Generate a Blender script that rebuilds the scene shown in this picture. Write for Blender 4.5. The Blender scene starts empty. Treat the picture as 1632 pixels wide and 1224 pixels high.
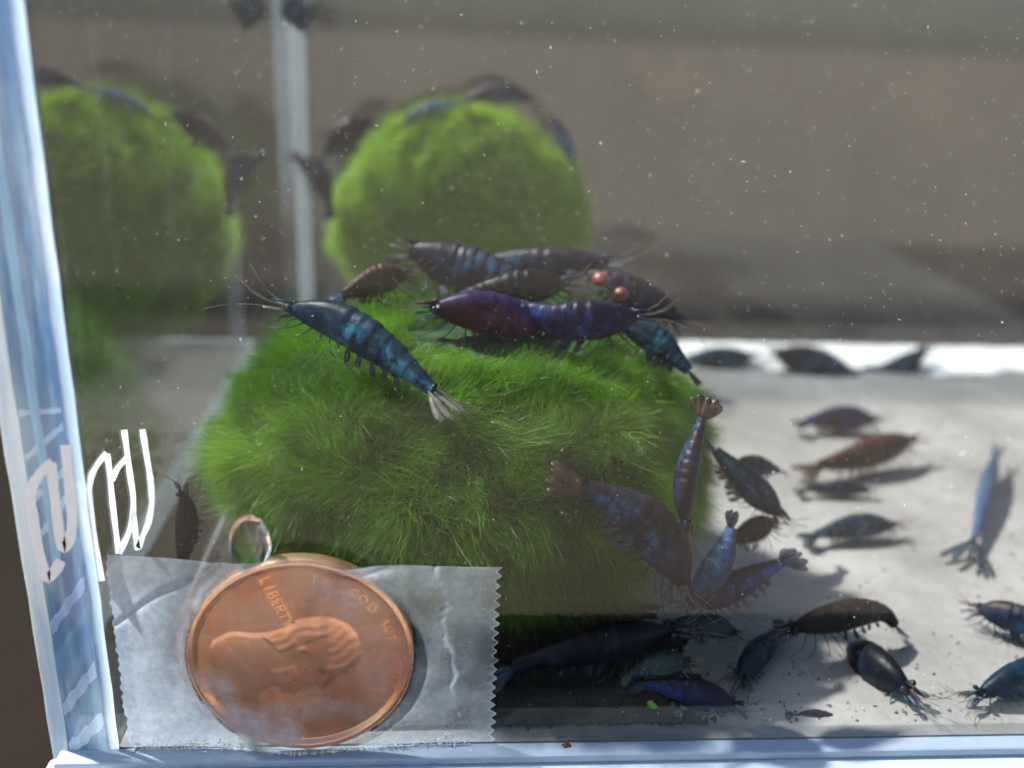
import bpy, math, random
import numpy as np
from mathutils import Vector, Matrix

MM = 0.001
scene = bpy.context.scene
C = scene.collection

# ------------------------------------------------------------------ camera
F_PX, W_PX, H_PX = 1517.1, 1632.0, 1224.0
PITCH, YAW, ROLL = math.radians(20.257), math.radians(4.639), math.radians(2.386)
CAM = np.array([0.0, -70.15, 60.9])          # millimetres
fw = np.array([math.sin(YAW) * math.cos(PITCH), math.cos(YAW) * math.cos(PITCH), -math.sin(PITCH)])
r0 = np.array([math.cos(YAW), -math.sin(YAW), 0.0])
u0 = np.cross(r0, fw)
rt = r0 * math.cos(ROLL) + u0 * math.sin(ROLL)
up = u0 * math.cos(ROLL) - r0 * math.sin(ROLL)

cam_data = bpy.data.cameras.new('camera')
cam = bpy.data.objects.new('camera', cam_data)
C.objects.link(cam)
cam.matrix_world = Matrix(((rt[0], up[0], -fw[0], CAM[0] * MM), (rt[1], up[1], -fw[1], CAM[1] * MM),
                           (rt[2], up[2], -fw[2], CAM[2] * MM), (0, 0, 0, 1)))
cam_data.sensor_width = 36.0
cam_data.lens = F_PX / W_PX * 36.0
cam_data.clip_start = 0.002
cam_data.clip_end = 500.0
cam_data.dof.use_dof = True
cam_data.dof.focus_distance = 0.0855
cam_data.dof.aperture_fstop = cam_data.lens / 1.85
scene.camera = cam

# ------------------------------------------------------------------ light
SUN = Vector((-0.55, 0.27, 0.79)).normalized()
world = bpy.data.worlds.new('World')
scene.world = world
world.use_nodes = True
wn, wl = world.node_tree.nodes, world.node_tree.links
sky = wn.new('ShaderNodeTexSky')
sky.sky_type = 'NISHITA'
sky.sun_disc = False
sky.sun_elevation = math.asin(SUN.z)
sky.sun_rotation = math.atan2(SUN.x, SUN.y)
wl.new(sky.outputs[0], wn['Background'].inputs[0])
wn['Background'].inputs[1].default_value = 0.07
sl = bpy.data.lights.new('sun', 'SUN')
sl.energy = 5.0
sl.angle = math.radians(2.0)
sl.color = (1.0, 0.95, 0.87)
sun = bpy.data.objects.new('sun', sl)
C.objects.link(sun)
sun.rotation_euler = SUN.to_track_quat('Z', 'Y').to_euler()
scene.view_settings.view_transform = 'Standard'
scene.view_settings.look = 'None'
scene.view_settings.gamma = 1.0
scene.view_settings.use_curve_mapping = False
scene.view_settings.exposure = 1.3
scene.cycles.transparent_max_bounces = 48
scene.cycles.max_bounces = 10
scene.cycles.use_denoising = True
scene.cycles.volume_bounces = 0
scene.cycles.use_adaptive_sampling = True
scene.cycles.adaptive_threshold = 0.04
scene.cycles.adaptive_min_samples = 16
scene.cycles.sample_clamp_indirect = 6.0

# ------------------------------------------------------------------ helpers
def ray(px, py):
    d = fw * F_PX + rt * (px - W_PX / 2) + up * (H_PX / 2 - py)
    return d / np.linalg.norm(d)
def atY(px, py, Y):
    d = ray(px, py); return CAM + d * ((Y - CAM[1]) / d[1])
def atZ(px, py, Z):
    d = ray(px, py); return CAM + d * ((Z - CAM[2]) / d[2])
def atX(px, py, X):
    d = ray(px, py); return CAM + d * ((X - CAM[0]) / d[0])

def mesh_obj(name, verts, faces, mat=None, parent=None, smooth=False, mats=None, fmat=None):
    me = bpy.data.meshes.new(name)
    me.from_pydata([tuple(float(c) * MM for c in v) for v in verts], [], faces)
    for m in (mats or ([mat] if mat else [])):
        me.materials.append(m)
    if fmat is not None:
        me.polygons.foreach_set('material_index', fmat)
    if smooth:
        me.polygons.foreach_set('use_smooth', [True] * len(me.polygons))
    me.update()
    o = bpy.data.objects.new(name, me)
    C.objects.link(o)
    if parent:
        o.parent = parent
    return o

def tag(o, label=None, cat=None, group=None, kind=None):
    if label: o['label'] = label
    if cat: o['category'] = cat
    if group: o['group'] = group
    if kind: o['kind'] = kind
    return o

def empty(name, loc=(0, 0, 0)):
    o = bpy.data.objects.new(name, None)
    o.empty_display_size = 0.005
    o.location = tuple(float(c) * MM for c in loc)
    C.objects.link(o)
    return o

def box(x0, x1, y0, y1, z0, z1):
    v = [(x0, y0, z0), (x1, y0, z0), (x1, y1, z0), (x0, y1, z0), (x0, y0, z1), (x1, y0, z1), (x1, y1, z1), (x0, y1, z1)]
    f = [(0, 3, 2, 1), (4, 5, 6, 7), (0, 1, 5, 4), (1, 2, 6, 5), (2, 3, 7, 6), (3, 0, 4, 7)]
    return v, f

def bevel(o, w, seg=2):
    m = o.modifiers.new('bevel', 'BEVEL'); m.width = w * MM; m.segments = seg; m.limit_method = 'ANGLE'
    return o

def tube(points, r0_, r1_, n=5):
    P = np.array(points, float); k = len(P)
    v, f = [], []
    for i in range(k):
        t = P[min(i + 1, k - 1)] - P[max(i - 1, 0)]; t /= np.linalg.norm(t) + 1e-9
        a = np.array([0.31, 0.52, 0.79]); a = np.cross(t, a); a /= np.linalg.norm(a) + 1e-9
        b = np.cross(t, a); r = r0_ + (r1_ - r0_) * i / (k - 1)
        for j in range(n):
            g = 2 * math.pi * j / n
            v.append(P[i] + (a * math.cos(g) + b * math.sin(g)) * r)
    for i in range(k - 1):
        for j in range(n):
            f.append((i * n + j, i * n + (j + 1) % n, (i + 1) * n + (j + 1) % n, (i + 1) * n + j))
    f.append(tuple(range(n))[::-1]); f.append(tuple((k - 1) * n + j for j in range(n)))
    return v, f

def sphere(c, r, nu=12, nv=8, scale=(1, 1, 1), jitter=0.0, rng=None):
    v, f = [], []
    for i in range(nv + 1):
        a = math.pi * i / nv
        for j in range(nu):
            b = 2 * math.pi * j / nu
            q = r * (1 + (rng.uniform(-jitter, jitter) if rng else 0))
            v.append((c[0] + q * scale[0] * math.sin(a) * math.cos(b), c[1] + q * scale[1] * math.sin(a) * math.sin(b), c[2] + q * scale[2] * math.cos(a)))
    for i in range(nv):
        for j in range(nu):
            f.append((i * nu + j, (i + 1) * nu + j, (i + 1) * nu + (j + 1) % nu, i * nu + (j + 1) % nu))
    return v, f

class MB:
    def __init__(self): self.v, self.f, self.m = [], [], []
    def add(self, vf, mi=0):
        o = len(self.v); self.v += list(vf[0]); self.f += [tuple(i + o for i in q) for q in vf[1]]
        self.m += [mi] * len(vf[1]); return self

# ------------------------------------------------------------------ materials
class NT:
    def __init__(self, name):
        self.mat = bpy.data.materials.new(name); self.mat.use_nodes = True
        self.t = self.mat.node_tree; self.n = self.t.nodes; self.l = self.t.links
        self.n.remove(self.n['Principled BSDF']); self.out = self.n['Material Output']
    def add(self, typ, **kw):
        nd = self.n.new('ShaderNode' + typ)
        for k, v in kw.items(): setattr(nd, k, v)
        return nd
    def set(self, nd, **kw):
        for k, v in kw.items(): nd.inputs[k.replace('_', ' ')].default_value = v
        return nd
    def link(self, a, b): self.l.new(a, b)
    def math(self, op, a, b=None, c=None, clamp=False):
        nd = self.add('Math', operation=op, use_clamp=clamp)
        for i, x in enumerate((a, b, c)):
            if x is None: continue
            if isinstance(x, (int, float)): nd.inputs[i].default_value = x
            else: self.link(x, nd.inputs[i])
        return nd.outputs[0]
    def mixs(self, fac, a, b):
        nd = self.add('MixShader')
        if isinstance(fac, (int, float)): nd.inputs[0].default_value = fac
        else: self.link(fac, nd.inputs[0])
        self.link(a, nd.inputs[1]); self.link(b, nd.inputs[2]); return nd.outputs[0]
    def mixc(self, fac, a, b):
        nd = self.add('Mix', data_type='RGBA')
        if isinstance(fac, (int, float)): nd.inputs[0].default_value = fac
        else: self.link(fac, nd.inputs[0])
        for i, x in ((6, a), (7, b)):
            if isinstance(x, tuple): nd.inputs[i].default_value = (*x, 1)
            else: self.link(x, nd.inputs[i])
        return nd.outputs[2]
    def coord(self, which='Object'):
        return self.add('TexCoord').outputs[which]
    def noise(self, scale, detail=4, rough=0.55, vec=None, stretch=None, dist=0.0):
        vec = vec or self.coord()
        if stretch:
            mp = self.add('Mapping'); mp.inputs['Scale'].default_value = stretch
            self.link(vec, mp.inputs[0]); vec = mp.outputs[0]
        nd = self.add('TexNoise'); self.set(nd, Scale=scale, Detail=detail, Roughness=rough, Distortion=dist)
        self.link(vec, nd.inputs['Vector']); return nd.outputs[0]
    def ramp(self, fac, stops):
        nd = self.add('ValToRGB'); e = nd.color_ramp.elements
        while len(e) < len(stops): e.new(0.5)
        for q, (p, c) in zip(e, stops): q.position = p; q.color = (*c, 1) if isinstance(c, tuple) else (c, c, c, 1)
        self.link(fac, nd.inputs[0]); return nd.outputs[0]
    def rng(self, x, a, b, c, d):
        nd = self.add('MapRange'); self.link(x, nd.inputs[0])
        for i, q in enumerate((a, b, c, d)): nd.inputs[i + 1].default_value = q
        return nd.outputs[0]
    def principled(self, color, rough=0.5, metal=0.0, **kw):
        nd = self.add('BsdfPrincipled')
        if isinstance(color, tuple): nd.inputs['Base Color'].default_value = (*color, 1)
        else: self.link(color, nd.inputs['Base Color'])
        if isinstance(rough, (int, float)): nd.inputs['Roughness'].default_value = rough
        else: self.link(rough, nd.inputs['Roughness'])
        nd.inputs['Metallic'].default_value = metal
        for k, v in kw.items(): nd.inputs[k.replace('_', ' ')].default_value = v
        return nd
    def bump(self, h, strength, dist, nd):
        b = self.add('Bump'); b.inputs['Strength'].default_value = strength; b.inputs['Distance'].default_value = dist
        self.link(h, b.inputs['Height']); self.link(b.outputs[0], nd.inputs['Normal'])
    def done(self, sh, vol=None):
        if sh is not None: self.link(sh, self.out.inputs['Surface'])
        if vol is not None: self.link(vol, self.out.inputs['Volume'])
        return self.mat
    def schlick(self, f0=0.045, gain=1.0):
        lw = self.add('LayerWeight'); lw.inputs['Blend'].default_value = 0.5
        p5 = self.math('POWER', lw.outputs['Facing'], 5.0)
        return self.math('MULTIPLY', self.math('MULTIPLY_ADD', p5, 1 - f0, f0), gain, clamp=True)
    def diffuse(self, color):
        d = self.add('BsdfDiffuse')
        if isinstance(color, tuple): d.inputs[0].default_value = (*color, 1)
        else: self.link(color, d.inputs[0])
        return d.outputs[0]
    def transl(self, color):
        d = self.add('BsdfTranslucent')
        if isinstance(color, tuple): d.inputs[0].default_value = (*color, 1)
        else: self.link(color, d.inputs[0])
        return d.outputs[0]
    def transp(self, color=(1, 1, 1)):
        d = self.add('BsdfTransparent'); d.inputs[0].default_value = (*color, 1); return d.outputs[0]
    def glossy(self, color=(1, 1, 1), rough=0.0):
        d = self.add('BsdfGlossy'); d.inputs[0].default_value = (*color, 1); d.inputs['Roughness'].default_value = rough; return d.outputs[0]

def m_pane(name, tint=(0.96, 0.98, 0.99), f0=0.045, grime=0.0):
    t = NT(name)
    s = t.mixs(t.schlick(f0), t.transp(tint), t.glossy((1, 1, 1), 0.0))
    if grime:
        n = t.noise(60, 6, 0.7); n2 = t.noise(420, 3, 0.6)
        g = t.math('MULTIPLY', t.rng(n, 0.45, 0.8, 0.0, 1.0), t.rng(n2, 0.35, 0.75, 0.2, 1.0))
        s = t.mixs(t.math('MULTIPLY', g, grime, clamp=True), s, t.diffuse((0.7, 0.7, 0.68)))
    return t.done(s)

def m_inner_wall():
    # water against a polished acrylic side: past the critical angle it mirrors the inside of the tank
    t = NT('acrylic_side_against_water')
    lw = t.add('LayerWeight'); lw.inputs['Blend'].default_value = 0.5
    fac = t.rng(lw.outputs['Facing'], 0.46, 0.58, 0.06, 0.72)
    sx = t.add('SeparateXYZ'); t.link(t.coord(), sx.inputs[0])
    nz = t.noise(70, 4, 0.6)
    worn = t.rng(t.math('MULTIPLY_ADD', nz, 0.012, sx.outputs[2]), 0.033, 0.043, 0.22, 1.0)
    fac = t.math('MULTIPLY', fac, worn)
    s = t.mixs(fac, t.transp((0.95, 0.97, 0.98)), t.glossy((0.92, 0.95, 0.97), 0.02))
    n = t.noise(90, 6, 0.7, stretch=(1, 1.0, 0.25)); n2 = t.noise(500, 3, 0.6)
    g = t.math('MULTIPLY', t.rng(n, 0.56, 0.8, 0.0, 0.45), t.rng(n2, 0.35, 0.7, 0.1, 1.0))
    s = t.mixs(g, s, t.diffuse((0.75, 0.78, 0.8)))
    return t.done(s)

def m_cut(name, a, b, k=0.7, stretch=(1, 1, 0.08), clear=0.0):
    t = NT(name)
    n = t.noise(900, 5, 0.65, stretch=stretch); n2 = t.noise(160, 4, 0.5, stretch=(1, 1, 0.35))
    c = t.mixc(t.rng(t.math('MULTIPLY_ADD', n, 0.5, t.math('MULTIPLY', n2, 0.5)), 0.43, 0.57, 0, 1), a, b)
    d = t.mixs(k, t.diffuse(c), t.transl(c))
    if clear: d = t.mixs(clear, d, t.transp((0.8, 0.9, 1.0)))
    return t.done(t.mixs(t.schlick(0.05), d, t.glossy((1, 1, 1), 0.06)))

def m_frost(name, col, k=0.5, clear=0.0):
    t = NT(name)
    n = t.noise(300, 5, 0.6)
    c = t.mixc(t.rng(n, 0.3, 0.7, 0, 1), tuple(0.88 * q for q in col), col)
    d = t.mixs(k, t.diffuse(c), t.transl(c))
    if clear: d = t.mixs(clear, d, t.transp((0.95, 0.97, 1)))
    return t.done(t.mixs(t.schlick(0.04), d, t.glossy((1, 1, 1), 0.15)))

def m_plain(name, c1, c2, scale, rough=0.8, bump=0.0, detail=6):
    t = NT(name)
    n = t.noise(scale, detail, 0.65)
    p = t.principled(t.mixc(t.rng(n, 0.3, 0.7, 0, 1), c1, c2), rough)
    if bump: t.bump(n, bump, 0.0005, p)
    return t.done(p.outputs[0])

def m_floor():
    t = NT('pale_tank_floor')
    n = t.noise(45, 5, 0.6); n2 = t.noise(900, 3, 0.7); n3 = t.noise(160, 4, 0.6)
    c = t.mixc(t.rng(n, 0.35, 0.65, 0, 1), (0.15, 0.147, 0.14), (0.25, 0.245, 0.235))
    c = t.mixc(t.rng(n2, 0.58, 0.72, 0, 0.35), c, (0.16, 0.13, 0.10))
    c = t.mixc(t.rng(n3, 0.62, 0.75, 0, 0.5), c, (0.20, 0.18, 0.15))
    p = t.principled(c, 0.4)
    t.bump(n3, 0.5, 0.0012, p)
    return t.done(p.outputs[0])

def m_table():
    t = NT('dark_brown_table')
    n = t.noise(25, 4, 0.6); n2 = t.noise(1800, 3, 0.8)
    c = t.mixc(t.rng(n, 0.3, 0.7, 0, 1), (0.006, 0.0042, 0.003), (0.012, 0.0085, 0.006))
    c = t.mixc(t.rng(n2, 0.66, 0.78, 0, 0.5), c, (0.04, 0.03, 0.02))
    p = t.principled(c, 0.9, Specular_IOR_Level=0.1); t.bump(n2, 0.5, 0.0003, p)
    return t.done(p.outputs[0])

def m_board():
    t = NT('blotchy_brown_board')
    n = t.noise(9, 4, 0.6); n2 = t.noise(22, 3, 0.6); n3 = t.noise(600, 3, 0.6)
    c = t.mixc(t.rng(n, 0.35, 0.65, 0, 1), (0.10, 0.068, 0.045), (0.22, 0.16, 0.11))
    c = t.mixc(t.rng(n2, 0.58, 0.72, 0, 0.7), c, (0.30, 0.19, 0.13))
    c = t.mixc(t.rng(n3, 0.4, 0.7, 0, 0.3), c, (0.10, 0.08, 0.06))
    return t.done(t.principled(c, 0.9, Specular_IOR_Level=0.1).outputs[0])

def m_moss(name='moss_filament', gain=1.0, yellow=0.0):
    t = NT(name)
    g = t.add('NewGeometry')
    a = t.add('Attribute', attribute_name='tone')
    f = t.math('MULTIPLY_ADD', g.outputs['Random Per Island'], 0.55, t.math('MULTIPLY', a.outputs['Fac'], 0.5))
    c = t.ramp(f, [(0.0, (0.012, 0.045, 0.002)), (0.35, (0.055, 0.165, 0.005)), (0.75, (0.135, 0.32, 0.010)), (1.0, (0.28, 0.43, 0.06))])
    if yellow: c = t.mixc(yellow, c, (0.36, 0.56, 0.03))
    d = t.mixs(0.5, t.diffuse(c), t.transl(c))
    return t.done(t.mixs(t.math('MULTIPLY', t.schlick(0.03), 0.6), d, t.glossy((1, 1, 1), 0.35)))

def m_shrimp(name, dark, mid, light, back, blue_amt=0.5, clear=0.0):
    t = NT(name)
    s = t.add('Attribute', attribute_name='along').outputs['Fac']
    d = t.add('Attribute', attribute_name='dorsal').outputs['Fac']
    n = t.noise(330, 5, 0.65, dist=0.8); n2 = t.noise(1500, 3, 0.7)
    f = t.math('MULTIPLY_ADD', t.rng(n, 0.42, 0.62, 0, 1), 0.75, t.math('MULTIPLY', t.rng(n2, 0.4, 0.7, 0, 1), 0.25))
    # abdomen plates: each has a paler flank and a dark rear border
    seg = t.math('FRACT', t.math('MULTIPLY', t.math('SUBTRACT', s, 0.40), 11.5))
    band = t.math('MULTIPLY', t.rng(seg, 0.62, 0.95, 0.0, 1.0), t.math('GREATER_THAN', s, 0.40))
    f = t.math('MULTIPLY', f, t.rng(s, 0.22, 0.5, 0.35, 0.75 + 0.5 * blue_amt))
    c = t.ramp(f, [(0.0, dark), (0.35, mid), (0.85, light)])
    c = t.mixc(t.math('MULTIPLY', band, 0.45), c, dark)
    c = t.mixc(t.rng(d, 0.55, 0.95, 0.0, 0.85), c, back)
    p = t.principled(c, 0.42)
    p.inputs['Specular IOR Level'].default_value = 0.12
    t.bump(n2, 0.5, 0.00012, p)
    sh = p.outputs[0]
    lw = t.add('LayerWeight'); lw.inputs['Blend'].default_value = 0.5
    rim = t.math('MULTIPLY_ADD', t.rng(lw.outputs['Facing'], 0.45, 1.0, 0.0, 0.45), t.rng(n, 0.3, 0.7, 0.5, 1.2), clear, clamp=True)
    sh = t.mixs(rim, sh, t.transp((0.75, 0.85, 1.0)))
    return t.done(sh)

def m_limb(name, c1, c2, clear=0.25):
    t = NT(name)
    n = t.noise(900, 3, 0.6)
    c = t.mixc(t.rng(n, 0.35, 0.65, 0, 1), c1, c2)
    p = t.principled(c, 0.35)
    s = t.mixs(0.3, p.outputs[0], t.transl(c))
    return t.done(t.mixs(clear, s, t.transp()))

def m_copper(name='copper_coin', ca=(0.88, 0.38, 0.20), cb=(1.0, 0.62, 0.40)):
    t = NT(name)
    n = t.noise(180, 5, 0.65, dist=0.6); n2 = t.noise(1400, 3, 0.7)
    c = t.mixc(t.rng(n, 0.3, 0.7, 0, 1), ca, cb)
    c = t.mixc(t.rng(n2, 0.6, 0.75, 0, 0.4), c, (0.30, 0.11, 0.05))
    n3 = t.noise(75, 3, 0.5, dist=1.0)
    c = t.mixc(t.rng(n3, 0.46, 0.66, 0, 0.75), c, (0.36, 0.12, 0.055))
    p = t.principled(c, t.rng(n, 0.3, 0.7, 0.30, 0.18), 0.75)
    t.bump(n2, 0.06, 0.0002, p)
    return t.done(p.outputs[0])

def m_tape(pc):
    t = NT('matte_sticky_tape')
    g = t.add('NewGeometry').outputs['Position']
    k = t.add('Attribute', attribute_name='cloud_glow').outputs['Fac']
    n = t.noise(220, 5, 0.65, dist=0.8); n2 = t.noise(1600, 4, 0.7)
    fr = t.math('MULTIPLY', k, t.rng(n, 0.3, 0.7, 0.8, 1.15))
    fr = t.math('MULTIPLY', fr, t.rng(n2, 0.3, 0.7, 0.9, 1.1), clamp=True)
    col = t.mixc(t.rng(n2, 0.4, 0.7, 0, 1), (0.70, 0.81, 0.97), (0.90, 0.95, 1.0))
    d = t.mixs(0.6, t.diffuse(col), t.transl(col))
    s = t.mixs(fr, t.transp((0.98, 0.985, 0.99)), d)
    return t.done(t.mixs(t.math('MULTIPLY', t.schlick(0.04), 0.9), s, t.glossy((1, 1, 1), 0.12)))

def m_glassy(name, ior=1.33, tint=(1, 1, 1)):
    t = NT(name)
    return t.done(t.principled(tint, 0.0, 0.0, IOR=ior, Transmission_Weight=1.0).outputs[0])

M = {}
M['pane'] = m_pane('front_acrylic', f0=0.029, grime=0.015)
M['thin'] = m_pane('side_acrylic')
M['wet'] = m_pane('acrylic_against_water', f0=0.004)
M['inner'] = m_inner_wall()
M['edge'] = m_cut('cut_acrylic_edge', (0.15, 0.33, 0.64), (0.50, 0.72, 0.92), 0.45, clear=0.35)  # sky reflection and light streaks of the clear edge put into its colour
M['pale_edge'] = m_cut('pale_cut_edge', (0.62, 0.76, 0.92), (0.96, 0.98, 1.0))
M['aqua_streak'] = m_cut('aqua_light_streak', (0.55, 0.80, 0.92), (0.70, 0.90, 0.97))
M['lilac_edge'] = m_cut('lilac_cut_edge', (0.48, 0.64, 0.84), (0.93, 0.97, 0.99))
M['light_strip'] = m_frost('white_floor_light', (0.9, 0.89, 0.85), 0.08)  # bright white for the sunlight on the back floor
M['white_edge'] = m_frost('frosted_white_seam', (0.90, 0.90, 0.86), 0.7)
M['grey_seam'] = m_frost('cloudy_corner_seam', (0.62, 0.66, 0.70), 0.5, 0.55)
M['base'] = m_frost('pale_blue_base_acrylic', (0.70, 0.80, 0.88), 0.25)
M['base2'] = m_frost('slate_blue_base_acrylic', (0.46, 0.55, 0.67), 0.25)
M['paint'] = m_cut('white_marker', (0.95, 0.96, 0.96), (0.99, 0.99, 0.99), 0.65, (1, 1, 1))
M['paint_refracted'] = m_cut('refracted_marker_image', (0.95, 0.96, 0.96), (0.99, 0.99, 0.99), 0.05, (1, 1, 1))  # white for the refracted image of the strokes
M['floor'] = m_floor()
M['table'] = m_table()
M['patio'] = m_plain('sunlit_patio', (0.29, 0.235, 0.175), (0.37, 0.30, 0.23), 3.0, 0.9)
M['dark_brown'] = m_plain('dark_brown_matte', (0.05, 0.04, 0.03), (0.08, 0.065, 0.05), 6.0, 0.9)
M['wall'] = m_board()
M['moss'] = m_moss()
M['moss_sunlit'] = m_moss('sunlit_filament', 1.0, 0.6)  # same moss made brighter and yellower to look sunlit
M['moss_core'] = m_plain('moss_core', (0.006, 0.022, 0.003), (0.018, 0.06, 0.006), 500, 0.95, 0.5)
M['core_sunlit'] = m_plain('sunlit_core', (0.06, 0.16, 0.01), (0.12, 0.26, 0.02), 200, 0.95)  # core brightened to match, as if in sun
M['copper'] = m_copper()
M['copper_worn'] = m_copper('worn_copper', (0.92, 0.46, 0.20), (0.98, 0.60, 0.32))
M['drop'] = m_glassy('clear_water')
M['dust'] = m_plain('pale_dust', (0.8, 0.8, 0.7), (0.95, 0.95, 0.9), 200, 0.8)
M['salt'] = m_plain('dried_salt', (0.6, 0.6, 0.56), (0.85, 0.85, 0.83), 900, 0.8)
M['murk_shade'] = m_plain('dark_murk_shade', (0.006, 0.006, 0.004), (0.016, 0.013, 0.008), 700, 0.95)
M['eye'] = m_plain('shrimp_eye', (0.004, 0.004, 0.006), (0.012, 0.012, 0.02), 400, 0.12)
M['red'] = m_plain('dull_red', (0.10, 0.012, 0.01), (0.17, 0.03, 0.02), 600, 0.4)
M['leaf'] = m_plain('bright_green_shred', (0.10, 0.24, 0.03), (0.2, 0.36, 0.06), 700, 0.6)
M['navy'] = m_shrimp('navy_shell', (0.0026, 0.0040, 0.0092), (0.0079, 0.0185, 0.0495), (0.0297, 0.0924, 0.1782), (0.0119, 0.0066, 0.0079), 0.5)
M['teal'] = m_shrimp('teal_blue_shell', (0.0033, 0.0079, 0.0145), (0.0092, 0.0363, 0.0726), (0.0330, 0.1320, 0.1980), (0.0053, 0.0119, 0.0198), 1.0)
M['black'] = m_shrimp('black_brown_shell', (0.0026, 0.0026, 0.0033), (0.0073, 0.0059, 0.0066), (0.0132, 0.0231, 0.0297), (0.0119, 0.0073, 0.0059), 0.2)
M['ink'] = m_shrimp('ink_black_shell', (0.0020, 0.0026, 0.0059), (0.0046, 0.0079, 0.0185), (0.0092, 0.0231, 0.0462), (0.0040, 0.0040, 0.0066), 0.2)
M['limb_teal'] = m_limb('teal_limb', (0.015, 0.05, 0.07), (0.05, 0.13, 0.15), 0.1)
M['violet'] = m_shrimp('violet_blue_shell', (0.005, 0.005, 0.016), (0.012, 0.012, 0.06), (0.025, 0.045, 0.19), (0.008, 0.006, 0.016), 0.6)
M['plum'] = m_shrimp('plum_shell', (0.022, 0.005, 0.010), (0.065, 0.011, 0.022), (0.06, 0.028, 0.12), (0.010, 0.007, 0.045), 0.5)
M['brown'] = m_shrimp('red_brown_shell', (0.0119, 0.0059, 0.0046), (0.0297, 0.0132, 0.0106), (0.0330, 0.0330, 0.0396), (0.0396, 0.0145, 0.0119), 0.3)
M['pale'] = m_shrimp('pale_grey_green_shell', (0.0198, 0.0330, 0.0330), (0.0528, 0.0858, 0.0792), (0.1320, 0.1848, 0.1716), (0.0264, 0.0396, 0.0396), 0.4, 0.3)
M['sky_blue'] = m_shrimp('light_blue_shell', (0.0132, 0.0330, 0.0792), (0.0330, 0.0858, 0.1848), (0.0924, 0.1980, 0.3168), (0.0198, 0.0330, 0.0660), 0.9, 0.15)
M['limb_blue'] = m_limb('blue_black_limb', (0.006, 0.012, 0.025), (0.03, 0.07, 0.12), 0.3)
M['limb_brown'] = m_limb('brown_tail_fan', (0.02, 0.012, 0.01), (0.10, 0.055, 0.035), 0.35)
M['limb_pale'] = m_limb('pale_limb', (0.12, 0.13, 0.12), (0.28, 0.26, 0.2), 0.35)
M['feeler'] = m_limb('feeler', (0.10, 0.07, 0.05), (0.26, 0.20, 0.15), 0.2)

# ------------------------------------------------------------------ setting
def sheet(x0, x1, y0, y1, z):
    return [(x0, y0, z), (x1, y0, z), (x1, y1, z), (x0, y1, z)], [(0, 1, 2, 3)]
tag(mesh_obj('ground', *sheet(-200000, 200000, -200000, 200000, -750), M['patio']), kind='structure')
tag(mesh_obj('dark_reflection_band', *sheet(-20000, 20000, -2950, -2000, -746), M['dark_brown']), kind='structure')  # unseen dark band added to darken part of the front pane reflection
table = bevel(tag(mesh_obj('table_top', *box(-700, 900, -32, 1000, -32, -7), M['table']), kind='structure'), 2)
tag(mesh_obj('board', *box(-400, 600, 195, 205, -7, 105), M['wall']), 'plain brown board standing on the table behind the tank', 'board')

# ------------------------------------------------------------------ tank
XL, XR, YB, HT = -28.0, 140.0, 117.0, 92.0
tank = tag(empty('acrylic_tank', (0, 0, -6)), 'clear acrylic tank full of water with pale blue cut edges', 'tank')
def tpart(name, vf, mat, under=None, **kw):
    o = mesh_obj(name, *vf, mat, **kw); o.parent = under or tank
    if under is None: o.location.z = 6 * MM
    return o
tpart('front_pane', box(XL + 0.02, XR, 0.0, 1.5, 0.02, HT), None, mats=[M['thin'], M['pane'], M['wet']], fmat=[0, 0, 1, 0, 2, 0])
v, f = box(XL - 5.6, XL, 0.9, YB + 4, -0.3, HT)
left_wall = tpart('side_wall', (v, f), None, mats=[M['thin'], M['inner']], fmat=[0, 0, 0, 1, 0, 0])
tpart('side_wall', box(XR + 0.02, XR + 5, 0.0, YB + 4, -0.3, HT), M['thin'])
tpart('back_wall', box(XL + 0.02, XR, YB, YB + 4, -0.3, HT), M['thin'])
tpart('floor_panel', box(XL + 0.02, XR, 0.03, YB - 0.02, -1.5, 0.0), M['floor'])
def strip(xs, ys, z0, z1, nz=30):
    # an open, slightly uneven strip of cut edge: columns at xs, depths ys
    v, f = [], []; m = len(xs)
    for k in range(nz + 1):
        z = z0 + (z1 - z0) * k / nz
        for x, y in zip(xs, ys): v.append((x + 0.04 * math.sin(z * 0.7 + x) * (0 < k < nz), y, z))
    for k in range(nz):
        for i in range(m - 1): f.append((k * m + i, k * m + i + 1, (k + 1) * m + i + 1, (k + 1) * m + i))
    return v, f
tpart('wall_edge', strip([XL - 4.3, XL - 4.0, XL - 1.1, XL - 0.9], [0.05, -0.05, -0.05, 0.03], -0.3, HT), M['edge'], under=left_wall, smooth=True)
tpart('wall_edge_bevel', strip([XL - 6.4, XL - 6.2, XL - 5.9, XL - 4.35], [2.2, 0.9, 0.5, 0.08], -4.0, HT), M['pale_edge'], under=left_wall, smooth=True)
tpart('wall_edge_bevel', strip([XL - 0.88, XL - 0.7, XL - 0.2, XL + 0.0], [0.06, -0.04, -0.04, 0.2], -0.3, HT), M['lilac_edge'], under=left_wall, smooth=True)
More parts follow.
